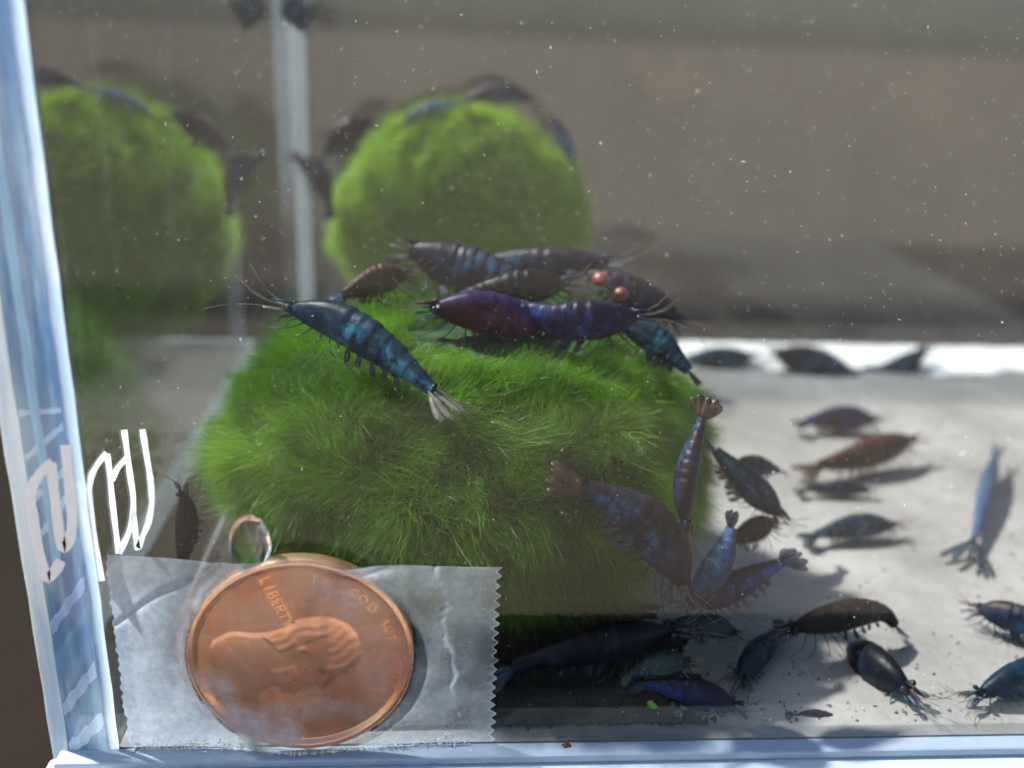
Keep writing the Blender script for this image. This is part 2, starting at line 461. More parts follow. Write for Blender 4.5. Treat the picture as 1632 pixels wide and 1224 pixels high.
# pale strips standing for light streaks refracted in the cut edge
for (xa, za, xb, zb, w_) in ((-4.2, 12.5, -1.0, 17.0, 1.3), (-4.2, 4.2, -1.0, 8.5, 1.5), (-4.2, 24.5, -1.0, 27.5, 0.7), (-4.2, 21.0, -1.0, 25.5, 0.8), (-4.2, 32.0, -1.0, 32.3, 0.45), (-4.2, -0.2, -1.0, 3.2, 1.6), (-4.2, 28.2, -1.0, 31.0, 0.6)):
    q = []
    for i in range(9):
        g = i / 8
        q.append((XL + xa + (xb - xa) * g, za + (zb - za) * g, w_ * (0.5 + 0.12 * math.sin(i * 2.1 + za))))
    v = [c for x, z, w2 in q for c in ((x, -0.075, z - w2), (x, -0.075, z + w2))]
    tpart('light_streak', (v, [(2 * i, 2 * i + 2, 2 * i + 3, 2 * i + 1) for i in range(8)]), M['pale_edge'], under=left_wall)
tpart('light_streak', strip([XL - 3.3, XL - 3.0, XL - 2.6], [-0.06, -0.085, -0.06], 18, HT), M['aqua_streak'], under=left_wall, smooth=True)
bevel(tpart('base_lip', box(XL - 5.0, XR + 6, -1.9, 0.0, -0.9, -0.06), M['base2']), 0.25, 2)
tpart('base_plate', box(XL - 0.3, XR + 6, 0.02, YB + 6, -6.6, -1.55), M['base'])
bevel(tpart('base_front', box(XL - 6, XR + 6, -6.0, 0.0, -6.6, -0.95), M['base']), 0.4, 2)
# sunlight on the back floor built as a white strip; grey corner bar
n = 40
v, f = [], []
rs = random.Random(4)
for i in range(n + 1):
    x = 34 + (XR - 34) * i / n
    d = 12.5 + 1.6 * math.sin(i * 0.55) + 1.2 * math.sin(i * 1.31 + 1) + rs.uniform(-0.6, 0.6); h = 1.2 + rs.uniform(-0.15, 0.15)
    v += [(x, YB - 0.05, 0.01), (x, YB - d, 0.02), (x, YB - d * 0.85, h * 0.7), (x, YB - d * 0.35, h), (x, YB - 0.05, h + 0.5)]
for i in range(n):
    for j in (1, 2, 3):
        f.append((i * 5 + j, i * 5 + j + 1, i * 5 + 6 + j, i * 5 + 5 + j))
tpart('floor_light_strip', (v, f), M['light_strip'], smooth=True)
bevel(tpart('corner_seam', box(XL + 0.05, XL + 2.8, YB - 2.2, YB - 0.05, 0.05, HT - 4), M['grey_seam']), 1.0, 4)

# white strokes on the left side; their refracted image drawn on the cut edge
def px7(x, y): return (x / 3.4, 660 + y / 3.4)
def stroke(pts, wpx, mapf, off):
    P = [np.array(px7(*p)) for p in pts]
    Q = []
    for i in range(len(P) - 1):
        for k in range(4): Q.append(P[i] + (P[i + 1] - P[i]) * k / 4)
    Q.append(P[-1])
    for _ in range(2): Q = [Q[0]] + [(Q[i - 1] + 2 * Q[i] + Q[i + 1]) / 4 for i in range(1, len(Q) - 1)] + [Q[-1]]
    v, f = [], []
    for i, q in enumerate(Q):
        t = Q[min(i + 1, len(Q) - 1)] - Q[max(i - 1, 0)]; t /= np.linalg.norm(t)
        nrm = np.array([-t[1], t[0]]); w = wpx * (0.5 + 0.04 * math.sin(i * 0.9) + 0.03 * rs.uniform(-1, 1))
        a, b = mapf(*(q + nrm * w)), mapf(*(q - nrm * w))
        v += [a + off, b + off]
    for i in range(len(Q) - 1): f.append((2 * i, 2 * i + 1, 2 * i + 3, 2 * i + 2))
    return v, f
inner = lambda x, y: atX(x, y, XL + 0.03)
outer = lambda x, y: atY(x, y, -0.1)
for pts, w, mp, off in (
    ([(548, 905), (515, 720), (492, 560), (476, 420), (490, 330), (530, 262), (575, 210)], 9.5, inner, (0.06, 0, 0)),
    ([(577, 215), (592, 330), (602, 450), (622, 620), (640, 755)], 9.5, inner, (0.065, 0, 0)),
    ([(640, 755), (692, 650), (716, 560), (720, 450), (700, 330), (684, 200), (668, 85)], 9.5, inner, (0.07, 0, 0)),
    ([(602, 360), (632, 290), (690, 232)], 9.5, inner, (0.06, 0, 0)),
    ([(768, 82), (790, 220), (812, 350), (822, 480), (802, 590), (762, 680), (742, 745), (730, 640), (716, 520)], 9.5, inner, (0.06, 0, 0)),
    ([(288, 262), (230, 305), (182, 370), (166, 450), (186, 600), (215, 750), (252, 905), (300, 850), (332, 790)], 17, outer, (0, -0.05, 0)),
    ([(278, 262), (292, 400), (312, 560), (335, 742), (378, 690), (396, 580), (380, 420), (355, 165)], 17, outer, (0, -0.055, 0)),
):
    tpart('painted_or_refracted_stroke', stroke(pts, w, mp, np.array(off)), M['paint_refracted' if mp is outer else 'paint'], under=left_wall)

# water filling the tank
tw = NT('tank_water')
vol = tw.add('VolumePrincipled')
vol.inputs['Color'].default_value = (0.74, 0.68, 0.58, 1)
vol.inputs['Density'].default_value = 0.40
M['water'] = tw.done(None, vol.outputs[0])
tag(mesh_obj('water', *box(XL + 0.1, XR - 0.1, 1.6, YB - 0.1, 0.02, 84.0), M['water']), kind='structure')

# ------------------------------------------------------------------ shrimp
def catmull(P, n):
    P = [np.array(p, float) for p in P]
    P = [2 * P[0] - P[1]] + P + [2 * P[-1] - P[-2]]
    dense = []
    for i in range(1, len(P) - 2):
        for k in range(24):
            t = k / 24
            a, b, c, d = P[i - 1], P[i], P[i + 1], P[i + 2]
            dense.append(0.5 * (2 * b + (c - a) * t + (2 * a - 5 * b + 4 * c - d) * t * t + (3 * b - a - 3 * c + d) * t ** 3))
    dense.append(P[-2]); D = np.array(dense)
    s = np.concatenate([[0], np.cumsum(np.linalg.norm(np.diff(D, axis=0), axis=1))])
    q = np.linspace(0, s[-1], n)
    return np.stack([np.interp(q, s, D[:, i]) for i in range(3)], 1), s[-1]

PROF_S = [0.0, 0.03, 0.08, 0.15, 0.24, 0.34, 0.42, 0.52, 0.64, 0.76, 0.86, 0.94, 1.0]
PROF_H = [0.12, 0.24, 0.44, 0.66, 0.86, 0.97, 0.98, 1.0, 0.86, 0.68, 0.51, 0.41, 0.33]

def blade(base, tip, side, nrm, w, th):
    v, f = [], []
    m = 9
    ax = tip - base
    for i in range(m):
        t = i / (m - 1)
        ww = w * (0.30 + 0.75 * math.sin(math.pi * min(t * 0.62 + 0.12, 1.0)) ** 1.0) * (1 if t < 0.85 else math.sqrt(max(0.02, 1 - ((t - 0.85) / 0.15) ** 2)))
        c = base + ax * t
        v += [c - side * ww, c + nrm * th, c + side * ww, c - nrm * th]
    for i in range(m - 1):
        for j in range(4):
            f.append((i * 4 + j, i * 4 + (j + 1) % 4, i * 4 + 4 + (j + 1) % 4, i * 4 + 4 + j))
    f += [(3, 2, 1, 0), tuple((m - 1) * 4 + j for j in range(4))]
    return v, f

SPINES = []
def shrimp(label, pts, h, upv=(0, 0, 1), shell='navy', limb='limb_blue', fan='limb_blue', fan_spread=0.5, legs=True,
           clearing=False, feel=1.0, seed=0, leglen=0.65, fan_len=1.0):
    rg = random.Random(seed * 7 + 3)
    h = h * 0.88
    NS, NR = 72, 16
    P, L = catmull(pts, NS)
    if clearing: SPINES.append((P, h))
    T = np.gradient(P, axis=0); T /= np.linalg.norm(T, axis=1)[:, None]
    u = np.array(upv, float)
    U = u[None] - T * (T @ u)[:, None]; U /= np.linalg.norm(U, axis=1)[:, None]
    Wd = np.cross(T, U)
    org = P[NS // 3].copy()
    mb = MB(); along, dors = [], []
    S = np.linspace(0, 1, NS)
    for i, s in enumerate(S):
        hh = np.interp(s, PROF_S, PROF_H) * h
        if s > 0.40:
            fr = ((s - 0.40) * 11.5) % 1.0
            hh *= 0.95 + 0.085 * fr
        elif s > 0.36: hh *= 1.03
        for j in range(NR):
            a = 2 * math.pi * j / NR
            ca, sa = math.cos(a), math.sin(a)
            # slightly keeled back, flat-sided flanks, hollow belly
            ru = hh * (1.0 if ca > 0 else 0.9) * ca * (1 + 0.06 * max(ca, 0) ** 8)
            rw = hh * 0.74 * math.copysign(abs(sa) ** 0.9, sa)
            mb.v.append(P[i] + U[i] * ru + Wd[i] * rw); along.append(s); dors.append(ca)
    for i in range(NS - 1):
        for j in range(NR):
            mb.f.append((i * NR + j, i * NR + (j + 1) % NR, (i + 1) * NR + (j + 1) % NR, (i + 1) * NR + j)); mb.m.append(0)
    mb.f.append(tuple(range(NR))); mb.m.append(0)
    mb.f.append(tuple((NS - 1) * NR + j for j in range(NR))[::-1]); mb.m.append(0)
    nb = len(mb.v)
    def fr(s):
        i = min(int(s * (NS - 1)), NS - 1); return P[i], T[i], U[i], Wd[i]
    # rostrum
    p, t, uu, w = fr(0.07)
    base = p + uu * h * 0.30
    tip = P[0] - t * 0.12 * L + uu * h * 0.16
    mb.add(tube([base, base * 0.5 + tip * 0.5 + uu * h * 0.06, tip], h * 0.13, h * 0.015, 6), 0)
    # antenna scales
    for sd in (-1, 1):
        b = P[0] + w * sd * h * 0.25
        mb.add(blade(b, b - t * 0.11 * L + w * sd * h * 0.22, w * sd, uu, h * 0.16, h * 0.03), 2)
    # tail fan
    p, t, uu, w = fr(1.0)
    fl = 0.21 * L * fan_len
    mb.add(blade(p - t * 0.2, p + t * fl * 0.95, w, uu, h * 0.22, h * 0.07), 2)
    for sd in (-1, 1):
        for q, (an, le) in enumerate(((0.35, 1.0), (0.75, 0.95))):
            a = an * fan_spread * 1.4
            dr = t * math.cos(a) + w * sd * math.sin(a) - uu * 0.10 * (q + 1)
            sw = w * sd * math.cos(a) - t * math.sin(a)
            mb.add(blade(p + w * sd * h * 0.14, p + w * sd * h * 0.14 + dr * fl * le, sw, uu, h * 0.27, h * 0.02), 2)
    # limbs
    if legs:
        lr = max(0.075, h * 0.042)
        for k in range(5):
            s = 0.13 + 0.062 * k
            p, t, uu, w = fr(s); hh = np.interp(s, PROF_S, PROF_H) * h
            for sd in (-1, 1):
                fwd = (0.9 - 0.45 * k) * h * rg.uniform(0.8, 1.2)
                a = p - uu * hh * 0.72 + w * sd * hh * 0.32
                b = a - uu * hh * 0.45 * leglen + w * sd * h * rg.uniform(0.35, 0.7) - t * fwd * 0.5
                c = b - uu * hh * rg.uniform(0.45, 0.75) * leglen + w * sd * h * rg.uniform(0.0, 0.3) - t * fwd * 0.8
                d = c - uu * hh * rg.uniform(0.25, 0.45) * leglen - t * fwd * 0.3 - w * sd * h * 0.1
                mb.add(tube([a, b, c, d], lr, lr * 0.35, 5), 1)
        for k in range(2):      # mouth limbs reaching forward
            p, t, uu, w = fr(0.06 + 0.04 * k); hh = np.interp(0.08, PROF_S, PROF_H) * h
            for sd in (-1, 1):
                a = p - uu * hh * 0.6 + w * sd * hh * 0.3
                b = a - t * h * rg.uniform(0.5, 0.8) - uu * h * 0.25
                c = b - t * h * 0.25 - uu * h * rg.uniform(0.3, 0.5) - w * sd * h * 0.1
                mb.add(tube([a, b, c], lr, lr * 0.4, 5), 1)
        for k in range(5):      # swimming paddles
            s = 0.46 + 0.083 * k
            p, t, uu, w = fr(s); hh = np.interp(s, PROF_S, PROF_H) * h
            for sd in (-1, 1):
                a = p - uu * hh * 0.75 + w * sd * hh * 0.35
                b = a - uu * hh * rg.uniform(0.5, 0.75) + t * h * rg.uniform(0.05, 0.4) + w * sd * hh * 0.15
                mb.add(blade(a, b, t, w, h * 0.16, h * 0.04), 1)
    al = along + [0.1] * (len(mb.v) - nb); do = dors + [0.0] * (len(mb.v) - nb)
    root = tag(empty('shrimp', org), label, 'shrimp', 'blue shrimp in the tank')
    o = mesh_obj('body', [np.array(q) - org for q in mb.v], mb.f, None, root, smooth=True, mats=[M[shell], M[limb], M[fan]], fmat=mb.m)
    for nm, arr in (('along', al), ('dorsal', do)):
        at = o.data.attributes.new(nm, 'FLOAT', 'POINT'); at.data.foreach_set('value', np.array(arr, np.float32))
    # eyes and feelers
    p, t, uu, w = fr(0.045)
    for sd in (-1, 1):
        c = p + w * sd * h * 0.36 + uu * h * 0.16 - t * h * 0.05 - org
        e = MB().add(sphere(c, h * 0.15, 10, 7)).add(tube([p - org + w * sd * h * 0.2 + uu * h * 0.15, c], h * 0.1, h * 0.12, 6))
        mesh_obj('eye', e.v, e.f, M['eye'], root, smooth=True)
    if feel > 0:
        for sd in (-1, 1):
            b = P[0] + w * sd * h * 0.18 - uu * h * 0.05
            k1, k2 = rg.uniform(0.2, 0.6), rg.uniform(-0.2, 0.7)
            pts2 = [b - org]
            for q in range(1, 9):
                g = q / 8
                pts2.append(b - t * L * 0.55 * feel * g * (1 - 0.35 * g) + w * sd * L * 0.30 * feel * k1 * g * g * 1.6 + uu * L * 0.35 * feel * k2 * g * g - org)
            mesh_obj('antenna', *tube(pts2, 0.065, 0.025, 4), M['feeler'], root, smooth=True)
            b2 = P[0] + w * sd * h * 0.1 + uu * h * 0.15
            pts3 = [b2 - org] + [b2 - t * L * 0.26 * g + uu * L * 0.14 * g * g * rg.uniform(0.6, 1.2) + w * sd * L * 0.06 * g - org for g in (0.3, 0.6, 1.0)]
            mesh_obj('antennule', *tube(pts3, 0.07, 0.03, 4), M['feeler'], root, smooth=True)
    return root

def yy(*p): return [atY(a, b, c) for a, b, c in p]
def zz(z, *p): return [atZ(a, b, z if len(q) == 0 else q[0] * 0.8) for a, b, *q in p]
TOCAM = (0.0, -0.8, 0.6)

# on and over the large moss ball
shrimp('teal blue shrimp sloping down across the front of the large moss ball', yy((455, 490, 19), (540, 515, 17), (620, 565, 14), (690, 622, 11)), 2.35, (0.45, -0.3, 0.85), 'teal', fan='limb_pale', seed=1, clearing=True, leglen=0.45, fan_spread=0.5)
shrimp('grey navy shrimp on top of moss ball with its head at the left', yy((650, 395, 37), (720, 425, 36), (790, 440, 34), (840, 462, 32)), 3.2, (0.2, -0.1, 1), 'navy', fan='limb_pale', seed=2, clearing=True)
shrimp('navy shrimp lying highest on the moss ball, pointing right', yy((970, 418, 40), (880, 425, 42), (800, 425, 44), (740, 440, 45)), 2.7, (0, -0.2, 1), 'navy', seed=3)
shrimp('violet shrimp with reddish flank facing left on the moss ball', yy((685, 492, 22), (760, 498, 22), (830, 515, 23), (885, 530, 26)), 2.7, (0, -0.2, 1), 'plum', fan='limb_blue', seed=4, clearing=True)
shrimp('deep violet blue shrimp facing right on the moss ball', yy((1020, 505, 22), (950, 512, 21), (880, 510, 22), (815, 485, 24)), 2.5, (0, -0.2, 1), 'violet', seed=5, clearing=True)
shrimp('dark shrimp with red patches sloping down the right of the moss ball', yy((1085, 512, 34), (1030, 480, 35), (975, 450, 36), (935, 440, 37)), 2.4, (0.3, -0.2, 1), 'navy', seed=6, clearing=True)
shrimp('teal shrimp with brown tail hanging off the upper right of moss ball', yy((990, 520, 27), (1040, 540, 26), (1072, 568, 25), (1098, 592, 24)), 1.9, (0.6, -0.2, 0.8), 'teal', fan='limb_brown', seed=7, clearing=True, fan_spread=0.2)
shrimp('dark red brown shrimp half hidden on the left of the moss ball top', yy((650, 438, 33), (610, 445, 32), (575, 458, 31), (548, 470, 30)), 2.0, (0, -0.2, 1), 'brown', limb='limb_brown', seed=8, clearing=True)
shrimp('ink black shrimp wedged in the middle of the cluster on the moss ball', yy((905, 452, 30), (850, 458, 29), (790, 466, 29), (735, 474, 30)), 2.3, (0, -0.2, 1), 'ink', seed=41, clearing=True)
shrimp('slim blue shrimp seen from above, head down on the right of moss ball', yy((1092, 838, 6), (1090, 790, 7), (1100, 730, 8.5), (1120, 665, 10)), 1.75, (-0.1, -1, 0.5), 'navy', fan='limb_brown', seed=9, clearing=True, fan_spread=0.65, legs=False, fan_len=1.0)
shrimp('large banded blue shrimp head down in front of the moss ball', yy((1088, 935, 5), (1062, 880, 5.5), (1010, 818, 6), (930, 775, 6.5)), 3.0, (0.75, -0.45, 0.5), 'navy', fan='limb_brown', seed=10, clearing=True, leglen=0.3, fan_spread=0.45, fan_len=1.2)
# right of the ball
shrimp('teal shrimp sloping down to the right beside the moss ball', yy((1245, 822, 20), (1205, 785, 21), (1170, 750, 22), (1140, 718, 23)), 2.0, (0.6, -0.2, 0.8), 'teal', seed=11, clearing=True, leglen=0.35, feel=0.5)
shrimp('small navy shrimp behind the sloping teal one', yy((1165, 742, 30), (1195, 742, 31), (1220, 746, 32), (1240, 750, 33)), 1.5, (0, 0, 1), 'navy', seed=12, feel=0.4)
shrimp('light blue shrimp climbing upright beside the large banded one', yy((1100, 955, 9), (1130, 920, 10), (1152, 880, 11), (1165, 840, 12)), 1.9, (0.6, -0.6, 0.3), 'sky_blue', seed=13, clearing=True, legs=False, feel=0.4)
shrimp('violet grey shrimp with its tail fan raised to the right', yy((1100, 962, 10), (1150, 945, 12), (1200, 920, 13), (1248, 896, 14)), 2.1, (-0.2, -0.2, 1), 'violet', seed=14, clearing=True, fan_spread=0.7)
shrimp('dark shrimp tucked behind the upright light blue one', yy((1235, 832, 24), (1210, 842, 23), (1185, 852, 22), (1165, 862, 21)), 1.8, (0, 0, 1), 'black', seed=15, feel=0.4)
# on the open floor at the right
shrimp('black brown shrimp walking on the pale floor, tail bent down', zz(0, (1258, 1002, 5.0), (1310, 990, 5.8), (1365, 978, 6.0), (1405, 978, 5.0), (1425, 995, 3.2)), 2.05, (0.1, 0, 1), 'black', seed=16, leglen=0.95, fan_spread=0.3)
shrimp('grey teal shrimp slanting below the head of the black brown one', zz(0, (1178, 1082, 2.2), (1200, 1050, 2.4), (1222, 1028, 2.4), (1245, 1005, 2.4)), 2.0, (0, -0.3, 1), 'teal', seed=17, feel=0.5, leglen=0.6)
shrimp('black shrimp seen head on with blue legs spread at the front', yy((1452, 1102, 4.2), (1425, 1082, 6.0), (1392, 1062, 9.0), (1362, 1048, 13), (1340, 1046, 16)), 2.5, (0.1, -0.3, 1), 'ink', limb='limb_teal', seed=18, leglen=2.3, feel=0.7)
shrimp('navy shrimp cut off by the right frame edge, its brushy head leftward', zz(0, (1556, 970, 3.2), (1590, 978, 3.4), (1630, 990, 3.4), (1690, 1005, 3.0)), 2.0, (0, 0, 1), 'navy', seed=19, leglen=0.7, feel=0.5)
shrimp('teal blue shrimp in the lower right corner with dark eye', yy((1556, 1108, 3.8), (1592, 1092, 4.6), (1640, 1070, 6), (1700, 1045, 8)), 2.0, (-0.2, -0.2, 1), 'teal', limb='limb_teal', seed=20, leglen=1.0, feel=0.6)
shrimp('bright navy shrimp lying at the bottom front with its eye at the right', yy((1172, 1124, 3.6), (1130, 1108, 4.2), (1080, 1098, 5), (1030, 1090, 6)), 1.75, (0.1, -0.3, 1), 'violet', seed=21, leglen=0.5, feel=0.8)
shrimp('very dark long shrimp in the shade under the moss ball', yy((1075, 1005, 8), (1000, 1018, 7), (900, 1040, 6), (815, 1062, 5.5)), 2.5, (0, -0.3, 1), 'ink', seed=22, clearing=True)
shrimp('grey green shrimp behind the dark pile at the foot of moss ball', yy((1172, 1010, 12), (1140, 1000, 12), (1110, 995, 12.5), (1075, 992, 13)), 1.6, (0, 0, 1), 'pale', limb='limb_pale', seed=23, clearing=True, feel=0.6)
shrimp('pale translucent green shrimp in the pile at the foot of moss ball', yy((1100, 1058, 5.5), (1075, 1056, 6), (1040, 1060, 6.5), (1005, 1075, 7)), 1.6, (0, -0.2, 1), 'pale', limb='limb_pale', fan='limb_pale', seed=24, clearing=True, feel=0.8)
shrimp('faint grey shrimp resting against the front pane below the bubbles', yy((1265, 1142, 3.2), (1300, 1146, 3.4), (1335, 1155, 3.2), (1362, 1166, 3.0)), 1.3, (0, -0.4, 1), 'navy', seed=25, leglen=0.4, feel=0.4)
# out of focus on the floor towards the back
shrimp('blurred navy shrimp on the floor below the white light strip, nearest it', zz(0, (1395, 670, 3), (1360, 668, 3.2), (1320, 668, 3.2), (1285, 672, 3)), 2.6, (0, 0, 1), 'violet', seed=26)
shrimp('blurred red brown shrimp on the floor, head raised to the right', zz(0, (1455, 702, 5), (1410, 715, 4.6), (1360, 730, 4), (1305, 742, 3.4)), 2.9, (0, 0, 1), 'brown', limb='limb_brown', fan='limb_brown', seed=27)
shrimp('faint blurred shrimp low on the floor below the red brown one', zz(0, (1385, 782, 1.6), (1350, 778, 1.8), (1320, 778, 1.8), (1285, 780, 1.6)), 1.4, (0, 0, 1), 'navy', seed=28, feel=0.4)
shrimp('blurred dark shrimp with pale blue belly in mid floor', zz(0, (1425, 838, 2.4), (1385, 838, 2.6), (1345, 842, 2.6), (1300, 852, 2.2)), 2.0, (0, 0, 1), 'teal', seed=29)
shrimp('blurred blue shrimp standing lengthways near the right frame edge', zz(0, (1588, 722, 4), (1578, 760, 3.2), (1566, 810, 2.6), (1552, 862, 2.4)), 1.8, (0, -0.2, 1), 'sky_blue', seed=30, feel=0.4)
shrimp('blurred shrimp on the white light strip just right of the moss ball', yy((1200, 568, 106), (1165, 572, 106), (1130, 570, 106), (1095, 572, 106)), 2.7, (0, 0, 1), 'teal', seed=31, feel=0.4)
shrimp('blurred dark shrimp on the white light strip, second from the moss ball', yy((1235, 562, 104), (1270, 572, 104), (1320, 585, 103), (1365, 602, 102)), 3.6, (0, 0, 1), 'navy', seed=32, feel=0.4)
shrimp('blurred curved shrimp on the white light strip, third from the moss ball', yy((1475, 556, 106), (1445, 582, 105), (1410, 595, 105), (1375, 590, 105)), 2.9, (0, 0, 1), 'teal', seed=33, feel=0.4)
# left of the ball and round the back ball
shrimp('dark shrimp standing on its tail between painted strokes and moss ball', yy((291, 782, 15), (297, 815, 15), (298, 850, 15), (290, 905, 15.5)), 1.6, (-0.25, -0.9, 0.1), 'ink', fan='limb_brown', seed=34, clearing=True, leglen=0.7, feel=0.3)
shrimp('blurred blue shrimp curled at the upper left of the back moss ball', yy((590, 195, 95), (568, 205, 95), (545, 220, 96), (520, 245, 97)), 2.6, (-0.6, -0.3, 0.6), 'ink', seed=35, feel=0.5)
shrimp('blurred navy shrimp hanging between corner seam and back moss ball', yy((470, 250, 99), (492, 262, 98), (512, 285, 97), (525, 330, 97)), 2.4, (0.5, -0.5, 0.3), 'navy', seed=36, feel=0.4)
shrimp('blurred navy shrimp lying on top of the back moss ball', yy((850, 158, 99), (815, 150, 99), (780, 148, 99), (745, 158, 99)), 1.7, (0, 0, 1), 'navy', seed=37, feel=0.4)
shrimp('blurred light blue shrimp on the left shoulder of the back moss ball', yy((640, 200, 100), (665, 184, 100), (695, 172, 100), (730, 166, 100)), 1.4, (0, 0, 1), 'sky_blue', seed=38, feel=0.4)
shrimp('blurred light blue shrimp on the right shoulder of the back moss ball', yy((882, 185, 101), (895, 215, 101), (908, 245, 101), (922, 280, 101)), 1.4, (0.7, 0, 0.6), 'sky_blue', seed=39, feel=0.4)
shrimp('blurred navy shrimp high up by the corner seam at the top frame edge', yy((455, -10, 100), (465, 5, 100), (475, 25, 100), (485, 48, 100)), 2.6, (-0.6, 0, 0.6), 'navy', seed=40, feel=0.3)

# ------------------------------------------------------------------ moss balls
def lump(n, seed):
    r = np.random.RandomState(seed); out = np.zeros(len(n))
    for k in range(14):
        fq = r.uniform(1.5, 7.0); d = r.normal(size=3); d /= np.linalg.norm(d)
        out += np.sin(n @ d * fq + r.uniform(0, 6.28)) / fq
    return out * 0.5
def vecnoise(n, seed, lo, hi, k=10):
    return np.stack([sum_s(n, seed + 31 * i, lo, hi, k) for i in range(3)], 1)
def sum_s(n, seed, lo, hi, k):
    r = np.random.RandomState(seed); out = np.zeros(len(n))
    for _ in range(k):
        d = r.normal(size=3); d /= np.linalg.norm(d)
        out += np.sin(n @ d * r.uniform(lo, hi) + r.uniform(0, 6.28))
    return out / math.sqrt(k)

def moss_ball(center, semi, N, length, width, seed, label, amp=0.10, bumps=(), mat='moss', core='moss_core'):
    r = np.random.RandomState(seed)
    root = tag(empty('moss_ball', (center[0], center[1], 0)), label, 'moss ball', 'fuzzy green moss balls')
    S = np.array(semi); Cn = np.array(center)
    def surf(n):
        rad = 1 + amp * lump(n, seed)
        for bd, br, bh in bumps:
            bd = np.array(bd) / np.linalg.norm(bd)
            rad = rad + bh * np.exp(-((1 - n @ bd) / br) ** 2)
        p = Cn + n * S * rad[:, None]
        p[:, 2] = np.maximum(p[:, 2], 0.4)
        return p
    # core
    nu, nv = 64, 40
    v, f = [], []
    nn = []
    for i in range(nv + 1):
        a = math.pi * i / nv
        for j in range(nu):
            b = 2 * math.pi * j / nu
            nn.append((math.sin(a) * math.cos(b), math.sin(a) * math.sin(b), math.cos(a)))
    nn = np.array(nn)
    P = Cn + (surf(nn) - Cn) * 0.97
    for i in range(nv):
        for j in range(nu):
            f.append((i * nu + j, (i + 1) * nu + j, (i + 1) * nu + (j + 1) % nu, i * nu + (j + 1) % nu))
    P0 = P - np.array([center[0], center[1], 0])
    mesh_obj('core', P0, f, M[core], root, smooth=True)
    # filaments
    n = r.normal(size=(N, 3)); n /= np.linalg.norm(n, axis=1)[:, None]
    base = surf(n)
    nrm = n / S; nrm /= np.linalg.norm(nrm, axis=1)[:, None]
    flow = vecnoise(n, seed + 5, 1.5, 5.0)
    fine = vecnoise(n, seed + 77, 14, 34, 14)
    d = nrm * 0.62 + flow * 0.40 + fine * 0.24 + r.normal(size=(N, 3)) * 0.30 + np.array([0, 0, -0.16])
    # keep the growth outward
    dn = (d * nrm).sum(1)
    d += nrm * np.maximum(0, 0.22 - dn)[:, None]
    d /= np.linalg.norm(d, axis=1)[:, None]
    L = length * r.uniform(0.45, 1.15, N) * (1 + 0.25 * sum_s(n, seed + 9, 6, 16, 10))
    L = np.maximum(L, length * 0.25)
    bend = fine * 0.25 + r.normal(size=(N, 3)) * 0.16 + np.array([0, 0, -0.16])
    side = np.cross(d, r.normal(size=(N, 3))); side /= np.linalg.norm(side, axis=1)[:, None]
    keep = np.ones(N, bool)
    for sp, sh in SPINES:
        for g in (0.25, 0.55, 0.8, 1.0):
            q = base + (d * g + bend * g * g) * L[:, None]
            for c in sp[::5]:
                dx_, dz_ = q[:, 0] - c[0], q[:, 2] - c[2]
                rr = dx_ * dx_ + dz_ * dz_
                keep &= ~((rr < (1.15 * sh) ** 2) & (q[:, 1] < c[1] + sh) & (q[:, 1] > c[1] - 5.0))
    n, base, nrm, d, L, bend = n[keep], base[keep], nrm[keep], d[keep], L[keep], bend[keep]
    side = side[keep]; N = len(n)
    lng = r.rand(N) < 0.03
    L = np.where(lng, L * 1.35, L)
    K = 4
    w = width * r.uniform(0.6, 1.3, N)
    V = np.zeros((N, K * 2, 3))
    for k in range(K):
        t = k / (K - 1)
        c = base + (d * t + bend * t * t) * L[:, None] - nrm * 0.4 * (1 - t)
        hw = (w * (1.0 - 0.75 * t) * 0.5)[:, None] * side
        V[:, 2 * k] = c - hw; V[:, 2 * k + 1] = c + hw
    V[:, :, 1] = np.maximum(V[:, :, 1], 1.75)
    V[:, :, 1] = np.minimum(V[:, :, 1], YB - 0.3)
    V[:, :, 0] = np.maximum(V[:, :, 0], XL + 0.3)
    V[:, :, 2] = np.maximum(V[:, :, 2], 0.1)
    V -= np.array([center[0], center[1], 0])
    quad = np.array([[2 * k, 2 * k + 1, 2 * k + 3, 2 * k + 2] for k in range(K - 1)])
    F = (quad[None] + (np.arange(N) * K * 2)[:, None, None]).reshape(-1, 4)
    me = bpy.data.meshes.new('filaments')
    me.vertices.add(N * K * 2); me.vertices.foreach_set('co', (V.reshape(-1) * MM).astype(np.float32))
    me.loops.add(F.size); me.loops.foreach_set('vertex_index', F.reshape(-1).astype(np.int32))
    me.polygons.add(len(F)); me.polygons.foreach_set('loop_start', np.arange(0, F.size, 4, dtype=np.int32))
    me.update(calc_edges=True)
    at = me.attributes.new('tone', 'FLOAT', 'POINT')
    tone = np.clip(0.5 + 0.34 * sum_s(n, seed + 3, 3, 10, 10) + 0.5 * lng, 0, 1.2)
    at.data.foreach_set('value', np.repeat(tone, K * 2).astype(np.float32))
    me.materials.append(M[mat])
    o = bpy.data.objects.new('filaments', me); C.objects.link(o); o.parent = root
    o['kind'] = 'stuff'
    return root

moss_ball((3.4, 28.5, 16.6), (26.0, 21.5, 16.2), 280000, 3.1, 0.044, 11,
          'large fuzzy green moss ball behind the coin, close to the front pane', amp=0.075)
moss_ball((3.5, 103.0, 26.5), (20.0, 10.5, 21.5), 70000, 2.6, 0.11, 23,
          'blurred smaller moss ball at the back of the tank, above the shrimp', amp=0.06, mat='moss_sunlit', core='core_sunlit',
          bumps=(((1.0, -0.3, 0.35), 0.06, 0.16), ((-1.0, -0.3, 0.2), 0.08, 0.12)))

